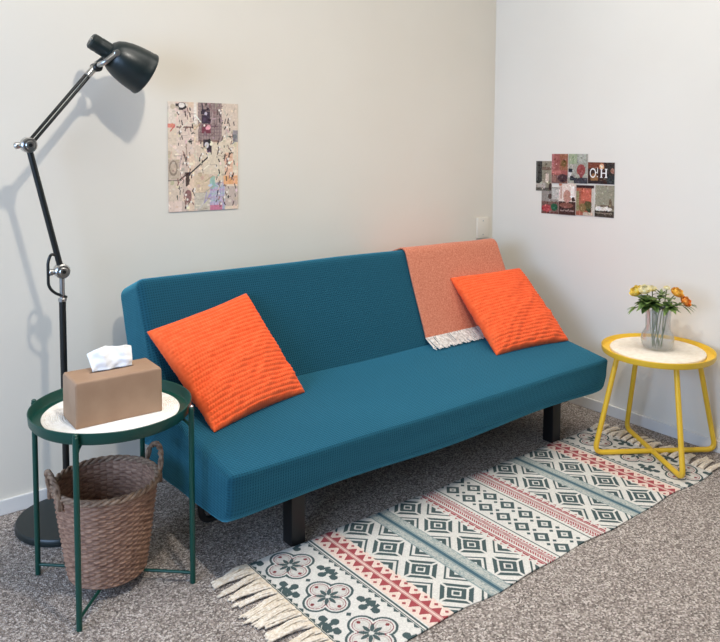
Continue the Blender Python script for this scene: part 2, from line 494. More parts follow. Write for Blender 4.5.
for k in range(190):
    x = -.888 + (.596) * k / 189 + random.uniform(-.002, .002)
    y0, z0 = py[-1] - .004, pz[-1] + .006
    j = random.uniform(-.007, .007)
    p = [(x, y0, z0), (x + j * .4, y0 - .009, z0 - .006), (x + j, -.486 - random.uniform(0, .004), .4215), (x + j * 1.4 + random.uniform(-.004, .004), -.497 + random.uniform(-.004, .004), .4185),
         (x + j * 1.8 + random.uniform(-.006, .006), -.510 + random.uniform(-.008, .008), .4165)]
    tube(bm, smoothpath(p, 3), .0019, 5)
fr = obj('fringe', bm, M['fringe'], throw); fr['kind'] = 'stuff'; fr['label'] = 'cream white fringe'

# ------------------------------------------------------------------ rug
RX0, RX1, RY0, RY1 = -1.940, -.215, -1.326, -.778
XC = -1.0685
WHT = np.array([217, 213, 205.]); DRK = np.array([72, 88, 88.]); RED = np.array([164, 76, 80.]); PNK = np.array([226, 196, 184.])
BLU = np.array([72, 100, 112.]); BL2 = np.array([140, 154, 152.]); BL3 = np.array([188, 188, 180.]); HEM = np.array([216, 196, 168.])
nxr, nyr = 1050, 335
rx = np.linspace(RX0, RX1, nxr); ry = np.linspace(RY0, RY1, nyr)
GX, GY = np.meshgrid(rx, ry)
S = np.abs(GX - XC)
col = np.ones(GX.shape + (3,)) * WHT
def put(mask, c): col[mask] = c
def per(v, p, ph): return (np.mod(v - ph + p / 2, p)) - p / 2
# --- A: medallion tiles
inA = S > .645
u = S - .7645; v = per(GY, .1935, -.862)
def lobes(u, v, grow):
    d = np.minimum.reduce([np.hypot(u - .040, v), np.hypot(u + .040, v), np.hypot(u, v - .040), np.hypot(u, v + .040)]) - .036
    d = np.minimum(d, np.maximum(np.abs(u), np.abs(v)) - .036)
    return d - grow
d = lobes(u, v, 0)
put(inA & (d < .004), DRK); put(inA & (d < -.003), WHT)
put(inA & (d < -.008), RED * .75 + DRK * .25); put(inA & (d < -.0108), WHT * .96)
put(inA & (d < -.0150) & (d > -.0172), PNK * .8)
r = np.hypot(u, v); th = np.arctan2(v, u)
pet = (np.abs(np.sin(4 * (th + PI / 8))) > .62)
th4 = per(th, PI / 4, 0) * r
put(inA & (r > .007) & (r < .036) & (np.abs(th4) < .0052 * np.sin(np.clip((r - .004) / .034, 0, 1) * PI) + .0008), DRK)
for a, b in ((.054, 0), (-.054, 0), (0, .054), (0, -.054)):
    put(inA & (np.hypot(u - a, v - b) < .0055), RED * .8)
# fleur motifs in the gaps between medallions, one at either band edge
vg = per(GY, .1935, -.862 + .1935 / 2)
for uc, sg in ((.078, -1), (-.078, 1)):
    uu = (u - uc) * sg; av = np.abs(vg)
    m_ = (np.abs(uu - .004) + av < .021) | ((np.abs(av - .020 - .25 * uu) < .0055) & (uu > -.012) & (uu < .022)) | (np.hypot(uu - .030, av) < .0125) \
        | (np.hypot(uu - .012, av - .034) < .0115) | ((av < .003) & (uu > 0) & (uu < .040))
    put(inA & m_, DRK)
    put(inA & (np.hypot(uu - .014, av - .009) < .003), WHT)
put(inA & (np.abs(u) + np.abs(vg) < .009), DRK)
# saw edges and lines of the band
saw = np.abs(per(GY, .0275, -.778)) / .01375
for s0, sg in ((.652, 1), (.858, -1)):
    k = (S - s0) * sg
    put(inA & (k > 0) & (k < .011 * (1 - saw)), DRK)
    put(inA & (np.abs(k + .003) < .002), DRK)
put(S > .866, HEM)
# --- line between A and B
put((S > .632) & (S < .645), WHT); put(np.abs(S - .6385) < .0032, DRK)
# --- B: red triangles
inB = (S > .536) & (S < .630)
q = S - .583; aq = np.abs(q)
put(inB, np.array([228, 206, 192.]))
saw = 1 - np.abs(per(GY + np.sign(q) * .011, .042, 0)) / .021
put(inB & (aq < .007 + .034 * saw), np.array([236, 214, 202.]))
put(inB & (aq < .003 + .033 * saw), RED)
valley = np.abs(per(GY + np.sign(q) * .011 + .021, .042, 0))
put(inB & (np.abs(aq - .034) + valley < .007), RED)
put(inB & (aq < .0105), PNK); put(inB & (np.abs(aq - .004) < .0013), RED); put(inB & (np.abs(aq - .0085) < .0012), RED)
# --- C: stepped diamonds, two columns per side
for sc in (.4665, .2500):
    inC = np.abs(S - sc) < .075
    u = S - sc; v = per(GY, .1495, -.966)
    g = np.floor(np.abs(u) / .006) * .006; h_ = np.floor(np.abs(v) / .006) * .006
    rr = (np.abs(u) * .6 + g * .4 + np.abs(v) * .6 + h_ * .4) / .075
    inn = inC & (rr < 1)
    put(inn & (rr < .84) & (rr > .60), DRK)
    put(inn & (rr > .60) & (rr < .86) & (np.minimum(np.abs(u), np.abs(v)) < .0042), WHT)
    put(inn & (rr < .46) & (rr > .22), DRK); put(inn & (rr < .13), DRK)
    put(inn & (rr > .93), WHT)
    r2 = ((.075 - np.abs(u)) + (.0748 - np.abs(v))) / .075
    put(inC & (rr > 1) & (r2 < .74) & (r2 > .62), DRK)
    put(inC & (rr > 1) & (r2 < .46) & (.075 - np.abs(u) > .004), DRK)
    put(inC & (rr > 1) & (r2 < .20), WHT)
# --- D: blue stripe with speckled sides
inD = np.abs(S - .3565) < .039
spk = rng.random(GX.shape)
spk = (spk + np.roll(spk, 1, 0) + np.roll(spk, 1, 1) + np.roll(spk, 2, 0)) / 4
put(inD, BL3); put(inD & (spk > .56), BL2); put(inD & (np.abs(S - .3565) < .012), BL2)
put(inD & (np.abs(S - .3565) < .0055), BLU)
put(np.abs(np.abs(S - .3565) - .038) < .002, BL2)
# --- E: thin red band
inE = (S > .078) & (S < .178)
saw = 1 - np.abs(per(GY, .0285, 0)) / .01425
put(inE & (S > .152) & (S - .152 < .024 * saw), RED)
put(inE & (S > .160) & (S - .160 < .008 * saw), WHT)
put(inE & (np.abs(S - .148) < .0022), RED)
w = per(GY + (S - .122) * 0.9 * np.where(S > .122, 1, -1), .0095, 0)
put(inE & (np.abs(S - .122) < .016) & (np.abs(w) < .0030), RED)
put(inE & (np.abs(S - .122) < .0016), WHT)
put(inE & (np.abs(S - .099) < .003) & (np.abs(per(GY, .012, 0)) < .004), RED)
put(np.abs(S - .082) < .0025, DRK)
# --- F: little squares
inF = S < .078
for uc, ph in ((-.035, -.899), (.035, -.8585)):
    u = GX - XC - uc; v = per(GY, .0806, ph); rr = np.abs(u) + np.abs(v)
    put(inF & (rr < .033), DRK); put(inF & (rr < .016), WHT); put(inF & (rr < .007), DRK * .6 + WHT * .4)
    v2 = per(GY, .0806, ph + .0403)
    for a in (-.016, .016):
        put(inF & (np.abs(u - a) + np.abs(v2) < .0085), DRK)
# weave variation
nz = rng.random(GX.shape); nz = (nz + np.roll(nz, 1, 1) + np.roll(nz, 1, 0)) / 3
col = col * (.90 + .18 * nz)[..., None]
yy = GY + .004 * np.sin(GX * 11 + 1) * np.abs((GY - RY1) / (RY1 - RY0)) + .003 * np.sin(GX * 23)
zz = .0055 + .0016 * np.sin(GX * 17 + GY * 6) * np.clip((RY1 - GY) / .3, 0, 1)
rug = thing('patterned_rug', 'long woven rug with green, red and blue geometric bands on the carpet', 'rug', (0, 0, 0))
o = grid_obj('rug_body', GX, yy, zz, col, M['rug'], rug); solid(o, .0045, -1)
def tassel(y, side, seed):
    rd = random.Random(seed); bm = bmesh.new()
    x0 = RX0 if side < 0 else RX1
    ln_ = (.122 if side < 0 else .100) + rd.uniform(-.014, .012)
    drift = rd.uniform(-.020, .020); nc = 6
    for k in range(nc):
        c_ = k - (nc - 1) / 2
        fan = c_ * (.0022 + rd.uniform(-.0004, .0010))
        hgt = .0075 + .0045 * (k % 2)
        p = [(x0 - side * .004, y + c_ * .0036, .0075), (x0 + side * .018, y + drift * .12 + c_ * .0024, hgt + .001),
             (x0 + side * .045, y + drift * .45 + fan + rd.uniform(-.002, .002), hgt + rd.uniform(0, .003)),
             (x0 + side * .085, y + drift * .8 + fan + rd.uniform(-.003, .003), .007 + rd.uniform(0, .004)),
             (x0 + side * (ln_ + rd.uniform(-.014, .010)), y + drift * 1.1 + fan * 1.1 + rd.uniform(-.004, .004), .006)]
        if side > 0: p = [(min(a, -.022), b, c) for a, b, c in p]
        pp = smoothpath(p, 5)
        rad = [.0034 + .0006 * math.sin(i * 2.1 + k) for i in range(len(pp))]; rad[-1] = .0022
        tube(bm, pp, rad, 7)
    return obj('tassel', bm, M['tassel'], rug)
for side in (-1, 1):
    for k in range(18):
        tassel(RY0 + .014 + (RY1 - RY0 - .028) * k / 17 + (random.random() - .5) * .006, side, k + 100 * (side + 2))

# ------------------------------------------------------------------ floor lamp
LY = -.185
LXB = -2.275
lamp = thing('floor_lamp', 'tall jointed dark floor lamp with a bell shade in the left corner', 'lamp', (LXB, LY, 0))
def lo(bm, name, m, par=None): 
    # parts are modelled in room space, stored relative to the lamp's base
    bmesh.ops.translate(bm, verts=bm.verts, vec=(-LXB, -LY, 0))
    return obj(name, bm, m, par or lamp)
bm = bmesh.new(); lathe(bm, [(0, 0), (.155, 0), (.160, .004), (.160, .020), (.156, .025), (.02, .026), (0, .026)], 72, Matrix.Translation((LXB, LY, 0))); lo(bm, 'base', M['lamp'])
bm = bmesh.new(); cyl(bm, (LXB, LY, .026), (LXB, LY, .752), .0108, 20); cyl(bm, (LXB, LY, .026), (LXB, LY, .045), .017, 20, .003); lo(bm, 'pole', M['rod'])
bm = bmesh.new(); cyl(bm, (LXB, LY, .750), (LXB, LY, .822), .0085, 20); cyl(bm, (LXB, LY, .745), (LXB, LY, .757), .0135, 20, .002); lo(bm, 'sleeve', M['chrome'])
J1 = Vector((-2.276, LY, .846)); J2 = Vector((-2.369, LY, 1.256)); J3 = Vector((-2.146, LY + .022, 1.513))
def joint(J):
    bm = bmesh.new(); cyl(bm, J + Vector((0, -.020, 0)), J + Vector((0, .016, 0)), .024, 28, .004)
    cyl(bm, J + Vector((0, -.028, 0)), J + Vector((0, -.020, 0)), .014, 20, .002)
    jo = lo(bm, 'joint', M['chrome'])
    bm = bmesh.new()
    cyl(bm, J + Vector((0, -.030, 0)), J + Vector((0, -.0275, 0)), .006, 12); lo(bm, 'screw', M['rod'], jo)
    bm = bmesh.new(); lathe(bm, [(0, 0), (.007, 0), (.011, .010), (.011, .018), (.007, .022), (0, .022)], 16, axis_mtx(J + Vector((-.020, 0, 0)), (-1, 0, -.1)))
    lo(bm, 'knob', M['chrome'], jo)
joint(J1); joint(J2)
d = (J2 - J1).normalized()
bm = bmesh.new(); cyl(bm, J1 + d * .02, J2 - d * .018, .0098, 18); lo(bm, 'lower_arm', M['rod'])
d2 = (J3 - J2).normalized(); pn = Vector((-d2.z, 0, d2.x)).normalized()
bm = bmesh.new()
for s_ in (-1, 1):
    cyl(bm, J2 + d2 * .018 + pn * .0062 * s_, J3 - d2 * .030 + pn * .0062 * s_, .0052, 14)
lo(bm, 'upper_arm', M['rod'])
bm = bmesh.new()
tube(bm, fillet_path([J1 + d * .055 + Vector((-.004, -.004, 0)), (-2.309, LY - .004, .905), (-2.319, LY - .004, .880), (-2.319, LY - .004, .800), (-2.300, LY - .004, .776), (-2.262, LY - .004, .758)], .02), .0048, 10)
lo(bm, 'handle', M['rod'])
ax = Vector((.87, -.05, -.49)).normalized()
H0 = Vector((-2.160, LY + .022, 1.600))          # back end of the socket
def on_ax(t_): return H0 + ax * t_
bm = bmesh.new()
lathe(bm, [(0, 0), (.022, 0), (.027, .005), (.028, .020), (.027, .030), (.028, .034), (.028, .095), (0, .095)], 32, axis_mtx(H0, ax))
so = lo(bm, 'socket', M['lamp'])
bm = bmesh.new(); upn = Vector((-.49, 0, -.87)).cross(Vector((0, 1, 0)))
kb = on_ax(.004) + Vector((0, -.016, 0)); cyl(bm, kb, kb - ax * .010, .007, 16, .002); lo(bm, 'switch', M['chrome'], so)
prof = [(r_ * .95, .066 + (z_ - .066) * .96) for r_, z_ in [(.026, .066), (.036, .070), (.050, .082), (.060, .100), (.0685, .125), (.0745, .155), (.0780, .185), (.0790, .205), (.0808, .210), (.0808, .218), (.0785, .220)]]
bm = bmesh.new(); lathe(bm, prof, 56, axis_mtx(H0, ax)); sh = lo(bm, 'shade', M['lamp']); solid(sh, .0015, 0)
bm = bmesh.new(); lathe(bm, [(0, .095), (.014, .096), (.014, .112), (.026, .135), (.029, .150), (.024, .168), (.012, .178), (0, .180)], 28, axis_mtx(H0, ax)); lo(bm, 'bulb', M['bulb'])
# fork bracket carrying the shade
bm = bmesh.new()
pv = on_ax(.078) + Vector((0, -.047, -.004))
tube(bm, fillet_path([J3 - d2 * .030, J3 - d2 * .003, J3 + Vector((.015, -.045, .012)), pv], .012), .0095, 12)
tube(bm, fillet_path([J3 - d2 * .030, J3 - d2 * .003, J3 + Vector((.015, .045, .012)), on_ax(.078) + Vector((0, .047, -.004))], .012), .0068, 10)
cyl(bm, J3 - d2 * .042, J3 - d2 * .004, .0120, 16, .002)
cyl(bm, pv + Vector((0, -.010, 0)), pv + Vector((0, .012, 0)), .011, 18, .002)
lo(bm, 'bracket', M['chrome'])
bm = bmesh.new(); cyl(bm, J3 + Vector((.004, -.024, -.002)), J3 + Vector((.004, .024, -.002)), .015, 18, .003); lo(bm, 'pivot', M['rod'])
bm = bmesh.new()
tube(bm, smoothpath([(-2.385, -.112, .018), (-2.345, -.065, .022), (-2.30, -.035, .012), (-2.25, -.022, .006), (-2.10, -.022, .005), (-1.9, -.03, .005)], 6), .0033, 8)
lo(bm, 'cord', M['rod'])

# ------------------------------------------------------------------ green side table
GXc, GYc, ga = -2.268, -.596, -2.3199
gt = thing('side_table', 'round dark green metal tray table with four thin legs beside the lamp', 'table', (GXc, GYc, 0))
bm = bmesh.new()
lathe(bm, [(0, .497), (.212, .497), (.2165, .501), (.2205, .524), (.2225, .5255), (.2240, .524), (.2220, .499), (.2160, .4915), (0, .4915)], 96)
obj('tray', bm, M['green'], gt)
LR = .2325
for k in range(4):
    a = ga + k * PI / 2; c, s = math.cos(a), math.sin(a)
    bm = bmesh.new(); cyl(bm, (LR * c, LR * s, 0), (LR * c, LR * s, .520), .0078, 16, .0015)
    # small gusset hooking under the tray
    tube(bm, fillet_path([(LR * c, LR * s, .462), ((LR - .02) * c, (LR - .02) * s, .484), ((LR - .04) * c, (LR - .04) * s, .489)], .012), .004, 8)
    lg = obj('leg', bm, M['green'], gt)
    bm = bmesh.new(); cyl(bm, (LR * c, LR * s, .5195), (LR * c, LR * s, .5265), .0068, 14, .002); obj('screw_cap', bm, M['chrome'] if k == 1 else M['green'], lg)
for k in range(2):
    a = ga + k * PI / 2; c, s = math.cos(a), math.sin(a)
    bm = bmesh.new(); tube(bm, [(LR * c, LR * s, .031), (-LR * c, -LR * s, .031)], .0046, 10); obj('cross_bar', bm, M['green'], gt)

def placemat(name, r, loc, m, label, n=None, th=.0045):
    """coiled rope mat: concentric rope rings as real ridges"""
    rope = .0062; k = int(r / rope); prof = [(0, 0.0)]
    prof = [(0, th)]
    for i in range(1, k * 6 + 1):
        rr = r * i / (k * 6); prof.append((rr, th - .0018 + .0018 * abs(math.sin(PI * i / 6))))
    prof += [(r + .0012, th * .6), (r, .0), (0, .0)]
    bm = bmesh.new(); lathe(bm, prof, 96); o = obj(name, bm, m, None, True, 80); o.location = loc
    return tag(o, label, 'placemat')
placemat('placemat', .188, (GXc, GYc, .4975), M['mat_white'], 'round white coiled rope placemat on the green tray table')

# ------------------------------------------------------------------ tissue box and tissue
TB = Vector((-2.272, -.618, .5022)); rot = math.radians(-2.0)
tb = thing('tissue_box', 'tan rectangular tissue box cover on the green tray table', 'tissue box', TB); tb.rotation_euler = (0, 0, rot)
W, D, Hh = .242, .124, .127
bm = bmesh.new()
# rounded-top body
prof = []
sec = round_poly(orient([(-D / 2, 0), (D / 2, 0), (D / 2 - .003, Hh), (-D / 2 + .003, Hh)]), [.002, .002, .009, .009], 6, 4)
NX = 80
rings = []
for i in range(NX + 1):
    f_ = i / NX; x = -W / 2 + W * f_
    e_ = min(f_, 1 - f_) * W
    k = 1.0; dz = 0
    if e_ < .006: k = 1 - .03 * (1 - e_ / .006) ** 2; dz = .005 * (1 - e_ / .006) ** 2
    rings.append([bm.verts.new((x, y * k, z * (Hh - dz) / Hh)) for y, z in sec])
for A, B in zip(rings[:-1], rings[1:]):
    for i in range(len(sec)):
        j = (i + 1) % len(sec); bm.faces.new((A[i], A[j], B[j], B[i]))
bm.faces.new(rings[0]); bm.faces.new(rings[-1][::-1])
obj('box_body', bm, M['kraft'], tb)
bm = bmesh.new()
lathe(bm, [(0, 0), (.5, 0), (.5, 1), (0, 1)], 40, Matrix.Translation((0.0, .004, Hh - .0006)) @ Matrix.Diagonal((.128, .014, .0012, 1)))
obj('slot', bm, M['kraft_in'], tb)
# tissue sheet: fan of soft folds rising from the slot
ti = []
nu_, nv_ = 46, 26
fs = []
for j in range(nv_):
    t_ = j / (nv_ - 1)
    for i in range(nu_):
        s_ = i / (nu_ - 1)
        wdt = .112 + .016 * t_
        x = (s_ - .5) * wdt + .002
        fold = math.sin(s_ * PI * 4 + 2 * t_) * .0045 * (.5 + t_) + .0035 * noise.noise(Vector((s_ * 6, t_ * 4, 2)))
        y = .006 + fold + .020 * t_ * t_
        z = Hh + .0008 + t_ * (.062 - .016 * (2 * s_ - 1) ** 2 + .003 * math.sin(s_ * 8))
        z += .002 * noise.noise(Vector((s_ * 9, t_ * 7, 6))) * t_
        ti.append(Matrix.Rotation(rot, 3, 'Z') @ Vector((x, y, z)))
for j in range(nv_ - 1):
    for i in range(nu_ - 1):
        fs.append((j * nu_ + i, j * nu_ + i + 1, (j + 1) * nu_ + i + 1, (j + 1) * nu_ + i))
o = pyobj('tissue', ti, fs, M['tissue']); o.location = TB; solid(o, .0012, 0)
tag(o, 'crumpled white tissue pulled up out of the tan box', 'tissue')

# ------------------------------------------------------------------ wicker basket
BX, BY, BZ = -2.285, -.587, .0358
bk = thing('wicker_basket', 'grey brown woven wicker basket with two handles under the green table', 'basket', (BX, BY, BZ))
HB = .262
def rad(z): 
    f_ = z / HB
    return .107 + .036 * f_ ** .9
rows, seg_ = 36 * 5, 44 * 9
vs = []; fs = []
for j in range(rows + 1):
    z = HB * j / rows
    row = int(j / 5)
    for i in range(seg_):
        th_ = 2 * PI * i / seg_
        rr = rad(z) + .0026 * math.cos(th_ * 22 + PI * row) * abs(math.sin(PI * j / 5)) ** .5 + .0014 * abs(math.sin(PI * j / 5))
        rr += .0010 * noise.noise(Vector((math.cos(th_) * 9, math.sin(th_) * 9, row * 1.7)))
        vs.append((rr * math.cos(th_), rr * math.sin(th_), z))
for j in range(rows):
    for i in range(seg_):
        k = (i + 1) % seg_
        fs.append((j * seg_ + i, j * seg_ + k, (j + 1) * seg_ + k, (j + 1) * seg_ + i))
o = pyobj('woven_side', vs, fs, M['wicker'], bk); solid(o, .006, -1)
bm = bmesh.new(); lathe(bm, [(0, 0), (.108, 0), (.110, .004), (.108, .008), (0, .008)], 48); obj('bottom', bm, M['wicker'], bk)
bm = bmesh.new()
for ph in range(3):
    p = []
    for i in range(180):
        th_ = 2 * PI * i / 180; tw = 12 * th_ + 2 * PI * ph / 3
        rr = .1435 + .0052 * math.cos(tw); p.append((rr * math.cos(th_), rr * math.sin(th_), HB + .002 + .0052 * math.sin(tw)))
    tube(bm, p, .0050, 8, True)
for i in range(180): pass
obj('rim', bm, M['wicker2'], bk)
for hd in (PI - .02, .02):
    bm = bmesh.new()
    ca, sa = math.cos(hd), math.sin(hd); tx, ty = -sa, ca
    for ph in range(2):
        p = []
        for i in range(49):
            f_ = i / 48; a = PI * f_
            w_ = -.046 * math.cos(a); hh = .064 * math.sin(a) ** .75
            if f_ in (0, 1): hh = 0
            out = .142 + .016 * math.sin(a)
            base_z = HB - .03 + hh + .03 * min(1, math.sin(a) * 2.2)
            tw = f_ * 2 * PI * 4 + PI * ph
            p.append((out * ca + w_ * tx + .0035 * math.cos(tw) * ca, out * sa + w_ * ty + .0035 * math.cos(tw) * sa, base_z + .0035 * math.sin(tw)))
        tube(bm, p, .0056, 8)
    obj('handle', bm, M['wicker2'], bk)

# ------------------------------------------------------------------ yellow side table
YX, YY, YZ = -.2205, -1.088, .434
yt = thing('side_table', 'small round yellow metal table with crossing loop legs in the right corner', 'table', (YX, YY, 0))
bm = bmesh.new()
lathe(bm, [(0, YZ - .012), (.208, YZ - .012), (.2115, YZ - .008), (.2135, YZ + .004), (.2150, YZ + .0055), (.2165, YZ + .004), (.2158, YZ - .012), (.213, YZ - .0185), (.205, YZ - .020), (0, YZ - .018)], 96)
obj('table_top', bm, M['yellow'], yt)
ends = {'A': ((-.440, -.957), (-.0225, -1.240)), 'B': ((-.379, -1.299), (-.108, -.890))}
for kk, (a, b) in ends.items():
    a = Vector((a[0] - YX, a[1] - YY, 0)); b = Vector((b[0] - YX, b[1] - YY, 0))
    zb = .0178 if kk == 'A' else .0178
    ta = a * .66; tb_ = b * .66
    dip = .0 
    pts_ = [(ta.x, ta.y, YZ - .018), (a.x, a.y, zb), (b.x, b.y, zb), (tb_.x, tb_.y, YZ - .018)]
    bm = bmesh.new(); tube(bm, fillet_path(pts_, .038, 10), .0105, 14)
    obj('leg_loop', bm, M['yellow'], yt)
placemat('placemat', .181, (YX - .002, YY, YZ - .0118), M['mat_cream'], 'round cream rope placemat on the yellow table under the vase', th=.012)

# ------------------------------------------------------------------ vase and flowers
VX, VY, VZ = -.221, -1.086, YZ + .0006
vase = thing('glass_vase', 'clear round bellied glass vase with a wide neck on the yellow table', 'vase', (VX, VY, VZ))
bm = bmesh.new()
outer = [(0, 0), (.040, 0), (.053, .006), (.061, .020), (.0640, .038), (.062, .056), (.055, .070), (.0485, .080), (.0475, .092), (.0480, .125), (.0490, .155), (.0500, .165)]
inner = [(.0480, .165), (.0470, .155), (.0460, .125), (.0452, .093), (.0465, .082), (.0530, .069), (.0600, .055), (.062, .038), (.0590, .022), (.051, .010), (.038, .006), (0, .006)]
lathe(bm, outer + inner, 64); obj('vase_body', bm, M['glass'], vase)

def bloom(bm, c, d, size, rd):
    """rounded rose head: cupped petals in three rings"""
    d = Vector(d).normalized(); a = d.orthogonal().normalized(); b = d.cross(a)
    for ring, (cnt, rmax, hgt, tipr) in enumerate(((4, .42, 1.05, .16), (5, .72, 1.0, .52), (6, .98, .82, 1.02), (6, 1.1, .55, 1.25))):
        for i in range(cnt):
            th0 = 2 * PI * (i + .41 * ring) / cnt + rd.uniform(-.12, .12); half = PI / cnt * 1.25
            n_ = 6; grid = []
            for q in range(n_):
                t_ = q / (n_ - 1); row = []
                for e in range(n_):
                    s_ = e / (n_ - 1) * 2 - 1
                    rr = size * (rmax * math.sin(PI * .5 * min(1, t_ * 1.5)) * (1 - max(0, t_ - .55) / .45) + tipr * max(0, t_ - .55) / .45)
                    rr *= 1 - .05 * s_ * s_
                    h_ = size * hgt * (t_ - .18 * s_ * s_ * t_ * t_) * 1.25 - size * .45
                    th_ = th0 + half * s_ * (.55 + .45 * math.sin(PI * min(.95, t_)))
                    row.append(bm.verts.new(c + d * h_ + (a * math.cos(th_) + b * math.sin(th_)) * rr))
                grid.append(row)
            for q in range(n_ - 1):
                for e in range(n_ - 1):
                    bm.faces.new((grid[q][e], grid[q][e + 1], grid[q + 1][e + 1], grid[q + 1][e]))
def leaf(bm, p, d, ln_, wd, rd, droop=.3):
    d = Vector(d).normalized(); up = Vector((0, 0, 1)); s = d.cross(up)
    if s.length < .05: s = Vector((1, 0, 0))
    s.normalize(); nn = s.cross(d).normalized(); n_ = 7; rows_ = []
    for j in range(n_):
        t_ = j / (n_ - 1); w_ = wd * math.sin(PI * min(1, t_ * .94 + .06)) ** .8 * (1 - .25 * t_)
        c = Vector(p) + d * ln_ * t_ - up * droop * ln_ * t_ * t_
        rows_.append([bm.verts.new(c + s * w_ + nn * w_ * .35), bm.verts.new(c), bm.verts.new(c - s * w_ + nn * w_ * .35)])
    for A, B in zip(rows_[:-1], rows_[1:]):
        for i in range(2): bm.faces.new((A[i], A[i + 1], B[i + 1], B[i]))
V0 = Vector((VX, VY, VZ))
# direction to picture right along the table (perpendicular to the view): (0.62, ...) expressed in room axes
RT = Vector((.52, -.855, 0)); TO = Vector((-.855, -.52, 0))
def at(r_, up, fwd=0): return Vector((VX, VY, VZ)) + RT * r_ + TO * fwd + Vector((0, 0, up))
def flower(name, head, foot, m, size, label, seed, group, tilt=None, nleaf=3, bloomed=True):
    rd = random.Random(seed)
    t = thing(name, label, 'flower', foot, group)
    P0 = Vector((0, 0, 0)); H = head - foot
    neck = Vector((H.x * .30, H.y * .30, .155))
    bm = bmesh.new(); tube(bm, smoothpath([P0, P0.lerp(neck, .5) + Vector((rd.uniform(-.002, .002), rd.uniform(-.002, .002), 0)), neck, neck.lerp(H, .55) + Vector((0, 0, .006)), H], 6), .0021, 7)
    obj('stem', bm, M['stem'], t)
    d = tilt or (H - neck).normalized() + Vector((-.45, -.35, .45))
    if bloomed:
        bm = bmesh.new(); bloom(bm, H, d, size, rd); b = obj('bloom', bm, m, t); 
    for k in range(nleaf):
        bm = bmesh.new()
        th_ = 2 * PI * (k / max(1, nleaf)) + rd.uniform(-.5, .5)
        p = neck.lerp(H, .45 + .12 * k)
        leaf(bm, p, (math.cos(th_), math.sin(th_), .35 + rd.uniform(-.2, .3)), .038 + rd.uniform(0, .02), .010, rd)
        obj('leaf', bm, M['leaf'] if k % 2 else M['leaf2'], t)
    return t
fg = None
foot = lambda i: V0 + Vector((.018 * math.cos(i * 1.1), .018 * math.sin(i * 1.1), .008))
flower('rose', at(-.083, .224, -.01), foot(0), M['pet_yellow'], .025, 'lemon yellow rose leaning furthest left in the vase', 1, fg)
flower('rose', at(-.052, .239, .02), foot(1), M['pet_cream'], .021, 'pale cream rose right beside the lemon yellow rose', 2, fg)
flower('rose', at(-.026, .236, -.02), foot(2), M['pet_cream'], .017, 'small cream rose above the big green leaves mid bouquet', 3, fg)
flower('rose', at(.066, .236, .02), foot(3), M['pet_gold'], .022, 'golden yellow rose at the upper right of the bouquet', 4, fg)
flower('rose', at(.097, .206, .03), foot(4), M['pet_orange'], .020, 'orange rose lowest and furthest right in the vase', 5, fg)
flower('rose', at(.030, .242, -.03), foot(5), M['pet_cream'], .012, 'tiny pale bud standing up between green leaves', 6, fg)
def sprig(head, foot_, label, seed, n, spread, ll, ww, m):
    rd = random.Random(seed); t = thing('leaf_sprig', label, 'greenery', foot_)
    H = head - foot_; neck = Vector((H.x * .3, H.y * .3, .15))
    bm = bmesh.new(); tube(bm, smoothpath([(0, 0, 0), neck * .5, neck, H], 6), .002, 7); obj('stem', bm, M['stem'], t)
    for k in range(n):
        th_ = k * 2.4 + rd.uniform(-.3, .3); el = rd.uniform(-.25, .9)
        bm = bmesh.new()
        leaf(bm, neck.lerp(H, .55 + .45 * k / n), (math.cos(th_) * spread, math.sin(th_) * spread, el), ll * rd.uniform(.75, 1.15), ww * rd.uniform(.8, 1.1), rd, .25)
        obj('leaf', bm, m, t)
sprig(at(-.045, .196, .045), foot(6), 'full bunch of broad green leaves at the left front of the bouquet', 21, 54, 1.0, .054, .0200, M['leaf'])
sprig(at(.050, .182, .035), foot(7), 'narrow dark green leaves at the right front of the bouquet', 22, 28, 1, .048, .011, M['leaf'])
sprig(at(.010, .215, -.02), foot(8), 'upright pale green leaves at the back of the bouquet', 23, 18, .55, .055, .007, M['leaf2'])
# long thin blades hanging out either side
for (hd, r1, lab, sd) in ((at(-.088, .165, .02), -.03, 'thin drooping leaf spray hanging out of the vase on the left', 31), (at(.118, .188, .0), .05, 'thin long leaf spray reaching out to the right of the vase', 32)):
    rd = random.Random(sd); ft = foot(sd); t = thing('leaf_sprig', lab, 'greenery', ft)
    H = hd - ft; neck = Vector((H.x * .36, H.y * .36, .165))
    bm = bmesh.new(); tube(bm, smoothpath([(0, 0, 0), neck * .5, neck, H], 6), .0016, 6); obj('stem', bm, M['stem'], t)
    dr = Vector((H.x, H.y, 0)).normalized()
    for k in range(6):
        bm = bmesh.new(); a = (k - 2.5) * .32
        dd = Matrix.Rotation(a, 3, 'Z') @ dr
        leaf(bm, neck.lerp(H, .6 + .08 * k), (dd.x, dd.y, rd.uniform(-.35, .25)), .042, .0055, rd, .35); obj('leaf', bm, M['leaf'] if k % 2 else M['leaf2'], t)

